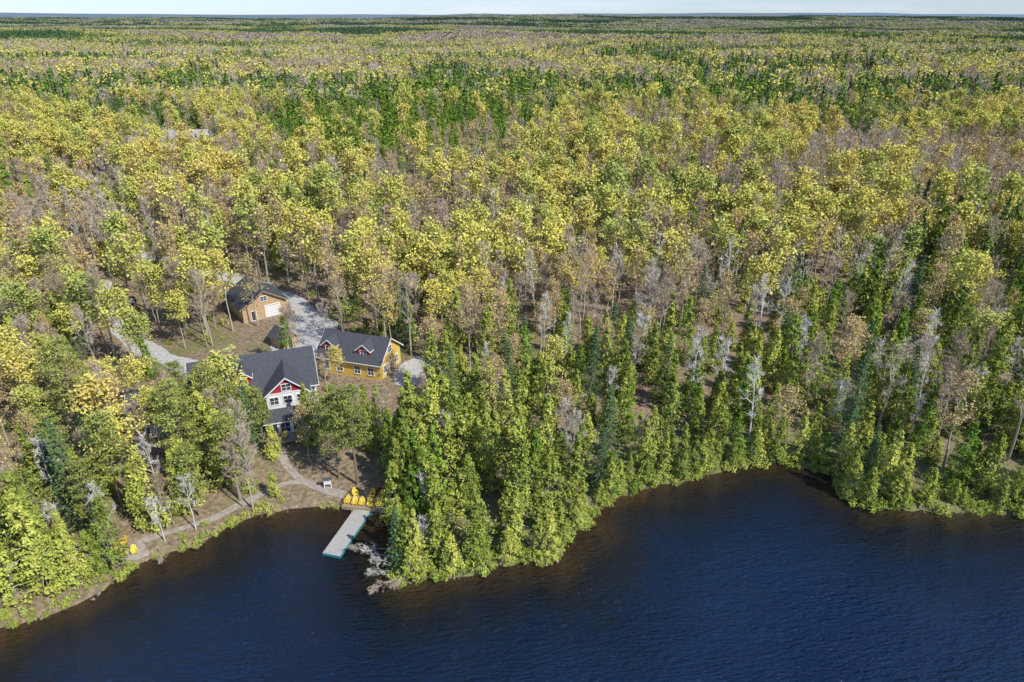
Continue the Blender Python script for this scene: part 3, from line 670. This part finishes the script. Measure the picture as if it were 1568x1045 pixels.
def dormer(e,x,W2,wh,rh,w=2.4,top=2.4,wallm=None):
    s=(rh-wh)/W2; yf=-W2*.78; zb=wh+s*(W2+yf)-.15
    g=gable(e,'dormer',x,(yf-.2)/2,abs(yf)-.2,w,top-1.0,top,wallm or M_red,rz=-math.pi/2,oh=.28,found=.3,z0=zb)
    window(g,'r',0,.62,1.1,.95,(abs(yf)-.2)/2,w/2,1)
    return g
hz=2.35
ho=empty('lake_house',(-41.5,97,hz),math.radians(19.5))
m=gable(ho,'main_block',0,0,18,11,5.2,8.9,M_white,gab=M_red)
fw=gable(ho,'front_wing',4.6,-4.2,7.0,6.2,5.4,8.0,M_white,rz=-math.pi/2,gab=M_red)
lw=gable(ho,'left_wing',-13.2,-1.5,9.5,8,3.0,6.0,M_white,gab=M_red)
sr=gable(ho,'sunroom',4.6,-9.4,7.4,3.4,2.6,3.6,M_white,oh=.35)
for u in(-2.7,-.9,.9,2.7): window(sr,'f',u,1.35,1.3,1.7,3.7,1.7,1)
window(sr,'r',0,1.3,1.6,1.7,3.7,1.7,1); window(sr,'l',0,1.3,1.6,1.7,3.7,1.7,1)
for u in(-7,-4.6,-2.2,-.2): window(m,'f',u,3.9,1.1,1.3,9,5.5); window(m,'f',u,1.5,1.4,1.5,9,5.5)
window(m,'f',8.4,3.9,.7,1.2,9,5.5)
for u in(-3,0,3): window(m,'r',u,3.9,1.1,1.3,9,5.5); window(m,'r',u,1.5,1.1,1.4,9,5.5)
window(m,'r',0,6.6,1.2,1.2,9,5.5)
for u in(-2.0,0,2.0): window(fw,'r',u,4.2,1.2,1.2,3.5,3.1,1)
window(fw,'r',0,6.3,1.3,1.1,3.5,3.1,1)
for u in(2.3,): window(fw,'f',u,3.9,1,1.3,3.5,3.1); window(fw,'b',u,3.9,1,1.3,3.5,3.1)
for u in(-3,0,3): window(lw,'f',u,1.6,1.3,1.3,4.75,4)
dormer(m,-5.5,5.5,5.2,8.9); dormer(m,-1.6,5.5,5.2,8.9)
box('chimney',-3.4,-2.5,1.0,1.9,6.5,9.9,M_brick,ho); box('chimney_cap',-3.5,-2.4,.9,2.0,9.9,10.02,M_conc,ho)
box('deck',.6,8.6,-13.6,-11.15,.15,.3,M_deck,ho)
boxes('deck_posts',[(x,x+.15,-13.5,-13.35,-1.6,.15) for x in(.7,3.2,5.8,8.3)],M_deck,ho)
boxes('railing',[(.6,8.6,-13.6,-13.54,1.2,1.26),(.6,.66,-13.54,-11.2,1.2,1.26),(8.54,8.6,-13.54,-11.2,1.2,1.26)]+[(x,x+.04,-13.59,-13.55,.3,1.2) for x in np.arange(.62,8.55,.3)],M_deck,ho)
cz=2.5
co=empty('yellow_cottage',(-27.3,109.5,cz),math.radians(-17))
c=gable(co,'main_block',0,0,12,8,3.6,6.6,M_yellow)
dormer(c,-4.2,4,3.6,6.6,2.4,2.2); dormer(c,2.6,4,3.6,6.6,2.4,2.2)
for u in(-4.4,-1.8,1.6,4.2): window(c,'f',u,1.8,1.1,1.4,6,4)
for u in(-2.2,2.2): window(c,'r',u,1.7,1.0,1.4,6,4)
window(c,'r',0,4.6,1.2,1.2,6,4); window(c,'r',0,1.15,.95,2.1,6,4,0,True)
boxes('porch',[(6.05,8.0,-2.5,2.5,-.8,.15)],M_deck,co)
boxes('porch_posts',[(7.8,7.92,-2.4,-2.28,.15,1.1),(7.8,7.92,2.28,2.4,.15,1.1),(7.8,7.88,-2.28,2.28,1.02,1.1)],M_trim,co)
gz=2.62
go_=empty('wooden_garage',(-54.5,135.3,gz),math.radians(-53))
g=gable(go_,'main_block',0,0,10,9.2,3.4,6.2,M_wood,oh=.6,trim=M_deck)
par=rot_e(g,'garage_door',5,1.6,0,math.pi/2)
boxes('panels',[(-1.5,1.5,-.08,.05,.28+.6*k,.28+.6*k+.56) for k in range(4)],M_white,par)
boxes('door_frame',[(-1.65,-1.5,-.12,.05,0.26,2.8),(1.5,1.65,-.12,.05,.26,2.8),(-1.65,1.65,-.12,.05,2.8,2.95)],M_trim,par)
window(g,'r',-2.4,1.25,.95,2.0,5,4.6,0,True); window(g,'r',0,4.5,1.3,.9,5,4.6)
for u in(-3,0,3): window(g,'f',u,1.8,1,1,5,4.6)
so=empty('garden_shed',(-43.8,118.5,2.6),math.radians(-40)); s_=gable(so,'main_block',0,0,4.2,3.2,2.2,3.5,M_wood,oh=.35,trim=M_deck)
window(s_,'r',0,1.1,.9,1.9,2.1,1.6,0,True); window(s_,'f',-.2,1.4,.8,.7,2.1,1.6)
so=empty('wooden_hut',(-81.5,133,H1(-81.5,133)+.1),math.radians(20)); s_=gable(so,'main_block',0,0,3.2,2.8,2.4,3.8,M_wood,oh=.4,trim=M_deck); window(s_,'f',0,1.2,.9,1.8,1.6,1.4,0,True)
dz=H1(-143,309)+3
M_roof2=simple('weathered_shingles',(.36,.34,.30),.9,.2,2)
so=empty('neighbour_house',(-143,309,dz),math.radians(8)); s_=gable(so,'main_block',0,0,18,11,4.5,7.6,M_white,oh=.6,roof=M_roof2,found=6)
gable(so,'wing',3,-5,8,7,4.2,6.6,M_white,rz=-math.pi/2,roof=M_roof2,found=6)
for u in(-6,-3): window(s_,'f',u,2.2,1.4,1.4,9,5.5)
for (x,y) in((-1900,3000),(-10,2500),(120,3300)):
    so=empty('farm_barn',(x,y,H1(x,y)+8),.3); gable(so,'main_block',0,0,26,12,7,11,M_white,found=12)

# ------------------------------------------------------------------ dock, furniture, rocks
dk=empty('boat_dock',(-19.9,72.4,.45),math.atan2(-8.4,-2.2)+math.pi/2)
Ld=8.6
boxes('planks',[(-1.15,1.15,-y-.19,-y,0,.05) for y in np.arange(0,Ld,.21)],M_dock,dk)
boxes('side_beams',[(-1.2,-1.151,-Ld,0,-.22,.06)],M_dock,dk); boxes('teal_fender',[(1.151,1.24,-Ld,0,-.25,.07),(-1.2,1.24,-Ld-.09,-Ld-.002,-.25,.07)],M_teal,dk)
boxes('pilings',[(sx-.07,sx+.07,-y-.07,-y+.07,-2.2,.0) for sx in(-1.0,1.0) for y in(.6,3.2,5.8,8.2)],M_deck,dk)
boxes('cleats',[(sx-.04,sx+.04,-y-.12,-y+.12,.05,.12) for sx in(-1.0,1.0) for y in(2,5,8)],M_conc,dk)
pz=.85
pd=empty('lakeside_deck',(-19.6,74,pz),math.radians(-8))
boxes('deck_boards',[(-3,3,y,y+.19,-.05,0) for y in np.arange(-1.6,1.8,.205)],M_deck,pd)
boxes('deck_frame',[(-3,3,-1.65,-1.601,-.5,-.0),(-3,-2.95,-1.6,1.8,-.5,-.06),(2.95,3,-1.6,1.8,-.5,-.06)],M_deck,pd)
def chair_mesh():
    V=[];F=[]
    def ob(x0,x1,y0,y1,z0,z1,M=Matrix.Identity(4)):
        k=len(V)
        for v in bv(x0,x1,y0,y1,z0,z1): V.append(tuple(M@Vector(v)))
        F.extend([tuple(i+k for i in f) for f in BF])
    seat=Matrix.Translation((0,-.30,.38))@Matrix.Rotation(math.radians(-14),4,'X')
    for i in range(6): ob(-.27,.27,i*.095,i*.095+.08,0,.025,seat)
    back=Matrix.Translation((0,.20,.26))@Matrix.Rotation(math.radians(-24),4,'X')
    for i,hh in enumerate([.72,.82,.9,.9,.82,.72]): 
        x=-.27+i*.0915; ob(x,x+.08,0,.025,0,hh,back@Matrix.Rotation(math.radians((i-2.5)*1.6),4,'Y'))
    for s in(-1,1):
        a=.27 if s>0 else -.32
        ob(a,a+.05,-.36,-.30,0,.56); ob(a,a+.05,.30,.35,0,.56)
        ob(min(s*.26,s*.42),max(s*.26,s*.42),-.42,.40,.56,.585)
        rail=Matrix.Translation((0,-.34,.33))@Matrix.Rotation(math.radians(-20),4,'X'); ob(a,a+.04,0,.85,-.1,.03,rail)
    ob(-.32,.32,.30,.33,.5,.56); ob(-.27,.27,-.345,-.325,.28,.4)
    me=bpy.data.meshes.new('adirondack_chair'); me.from_pydata(V,[],F); me.materials.append(M_chair); return me
CH=chair_mesh()
def chair(x,y,z,r,s=.95):
    o=bpy.data.objects.new('adirondack_chair',CH); COL.objects.link(o); o.location=(x,y,z); o.rotation_euler=(0,0,r); o.scale=(s,s,s)
for i,(dx,dy,r) in enumerate([(-2.4,-.9,-.2),(-1.3,-1.0,.05),(-.3,-1.0,.0),(.8,-1.0,.1),(1.9,-.9,.3),(-1.9,.8,.4),(.5,.9,-.1),(1.8,.8,-.3)]):
    v=Matrix.Rotation(math.radians(-8),3,'Z')@Vector((dx,dy,0)); chair(-19.6+v.x,74+v.y,pz+.002,r)
for (x,y,r) in[(-48.6,64.5,-.3),(-47.4,63.9,.0),(-46.2,64.3,.3),(-48.2,65.6,-.9)]: chair(x,y,H1(x,y)+.08,r+.3)
for (lx,ly,r) in[(1.5,-12.3,0),(3.4,-12.4,.1),(5.6,-12.4,-.1),(7.4,-12.3,.2)]:
    v=Matrix.Rotation(math.radians(19.5),3,'Z')@Vector((lx,ly,0)); chair(-41.5+v.x,97+v.y,hz+.3,r)
boxes('patio_table',[(-.45,.45,-.45,.45,.42,.46),(-.4,-.34,-.4,-.34,0,.42),(.34,.4,-.4,-.34,0,.42),(-.4,-.34,.34,.4,0,.42),(.34,.4,.34,.4,0,.42)],M_deck,None,(-47.2,65.2,H1(-47.2,65.2)+.08))
def canoe(x,y,z,rz,mat,L=4.8):
    V=[];F=[];ns=17;nc=7
    for i in range(ns):
        t=i/(ns-1)*2-1; w=.43*(1-abs(t)**2.4)+.01; zt=.36+.16*abs(t)**3; zb=.0+.12*abs(t)**4
        for j in range(nc):
            a=math.pi*j/(nc-1); V.append((t*L/2,-math.cos(a)*w,zt-(zt-zb)*math.sin(a)**.6))
    for i in range(ns-1):
        for j in range(nc-1): k=i*nc+j; F.append((k,k+1,k+nc+1,k+nc))
    o=mobj('canoe',V,F,mat,None,(x,y,z),(0,0,rz)); sd=o.modifiers.new('s','SOLIDIFY'); sd.thickness=.04
    boxes('thwarts',[(u-.06,u+.06,-.38,.38,.30,.33) for u in(-1.2,0,1.2)],M_deck,o)
canoe(-17.8,76.4,H1(-17.8,76.4)+.05,.9,M_canoe,4.2); canoe(-54.6,57.4,H1(-54.6,57.4)+.05,.4,M_deck,4)
nb=empty('notice_board',(-25.6,77.0,H1(-25.6,77.0)),.2)
boxes('posts',[(-.5,-.4,-.05,.05,-.3,1.5),(.4,.5,-.05,.05,-.3,1.5)],M_trim,nb); box('board',-.4,.4,-.03,.03,.6,1.4,M_white,nb)
mobj('roof',[(-.65,-.3,1.5),(.65,-.3,1.5),(.65,0,1.8),(-.65,0,1.8),(-.65,.3,1.5),(.65,.3,1.5)],[(0,1,2,3),(3,2,5,4),(0,3,4),(1,5,2)],M_roof,nb)
mb=MB(); rk=np.random.RandomState(5)
bm=bmesh.new(); bmesh.ops.create_icosphere(bm,subdivisions=1,radius=1); IV=np.array([v.co[:] for v in bm.verts]); IF=[[v.index for v in f.verts] for f in bm.faces]; bm.free()
for a,b in zip(S[:-1],S[1:]):
    L=np.linalg.norm(b-a)
    if L>20: continue
    for i in range(int(L*1.1)+1):
        q=a+(b-a)*rk.uniform()+rk.normal(0,.4,2); s=rk.uniform(.06,.24)*(2.0 if rk.uniform()<.04 else 1)
        v=IV*(s*rk.uniform(.6,1.3,3))*(1+rk.uniform(-.22,.22,(len(IV),1))); mb.add(v+np.array([q[0],q[1],.04]),IF,0,.5)
me=mb.mesh('shoreline_rocks',[M_rock]); o=bpy.data.objects.new('shoreline_rocks',me); COL.objects.link(o)

# ------------------------------------------------------------------ light, sky, camera
SUN_AZ=(.78,-.62); EL=math.radians(44)
sd=Vector((SUN_AZ[0]*math.cos(EL),SUN_AZ[1]*math.cos(EL),math.sin(EL)))
sl=bpy.data.lights.new('sun','SUN'); sl.energy=5.0; sl.angle=math.radians(.5); sl.color=(1,.96,.88)
so=bpy.data.objects.new('sun',sl); COL.objects.link(so); so.rotation_euler=sd.to_track_quat('Z','Y').to_euler(); so.location=(50,-50,120)
w=bpy.data.worlds.new('World'); scene.world=w; w.use_nodes=True; n=w.node_tree.nodes; l=w.node_tree.links
bg=n['Background']; sk=n.new('ShaderNodeTexSky'); sk.sky_type='NISHITA'; sk.sun_disc=False; sk.sun_elevation=EL; sk.sun_rotation=math.atan2(SUN_AZ[0],SUN_AZ[1]); sk.air_density=1.0; sk.dust_density=.1; sk.ozone_density=3; sk.altitude=200
tc=n.new('ShaderNodeTexCoord'); mp=n.new('ShaderNodeMapping'); mp.inputs['Scale'].default_value=(2.2,2.2,26); l.new(tc.outputs['Generated'],mp.inputs['Vector'])
nz=n.new('ShaderNodeTexNoise'); nz.inputs['Scale'].default_value=2.2; nz.inputs['Detail'].default_value=6; l.new(mp.outputs[0],nz.inputs['Vector'])
cr=RAMP(nz.outputs['Fac'],[(.45,(0,0,0)),(.72,(.6,.6,.6))])
tint=n.new('ShaderNodeVectorMath'); tint.operation='MULTIPLY'; tint.inputs[1].default_value=(.64,.79,1.16); l.new(sk.outputs[0],tint.inputs[0])
ms=MIX(cr.outputs['Color'],tint.outputs[0],(6.4,7.0,7.8))
l.new(ms,bg.inputs['Color']); bg.inputs['Strength'].default_value=.135
cam=bpy.data.cameras.new('camera'); cam.lens=24.0; cam.sensor_width=36; cam.clip_end=90000; cam.clip_start=.5
co_=bpy.data.objects.new('camera',cam); COL.objects.link(co_); co_.location=(0,0,60); co_.rotation_euler=(math.radians(64.5),0,0)
scene.camera=co_
scene.view_settings.view_transform='Standard'; scene.view_settings.look='None'; scene.view_settings.exposure=0
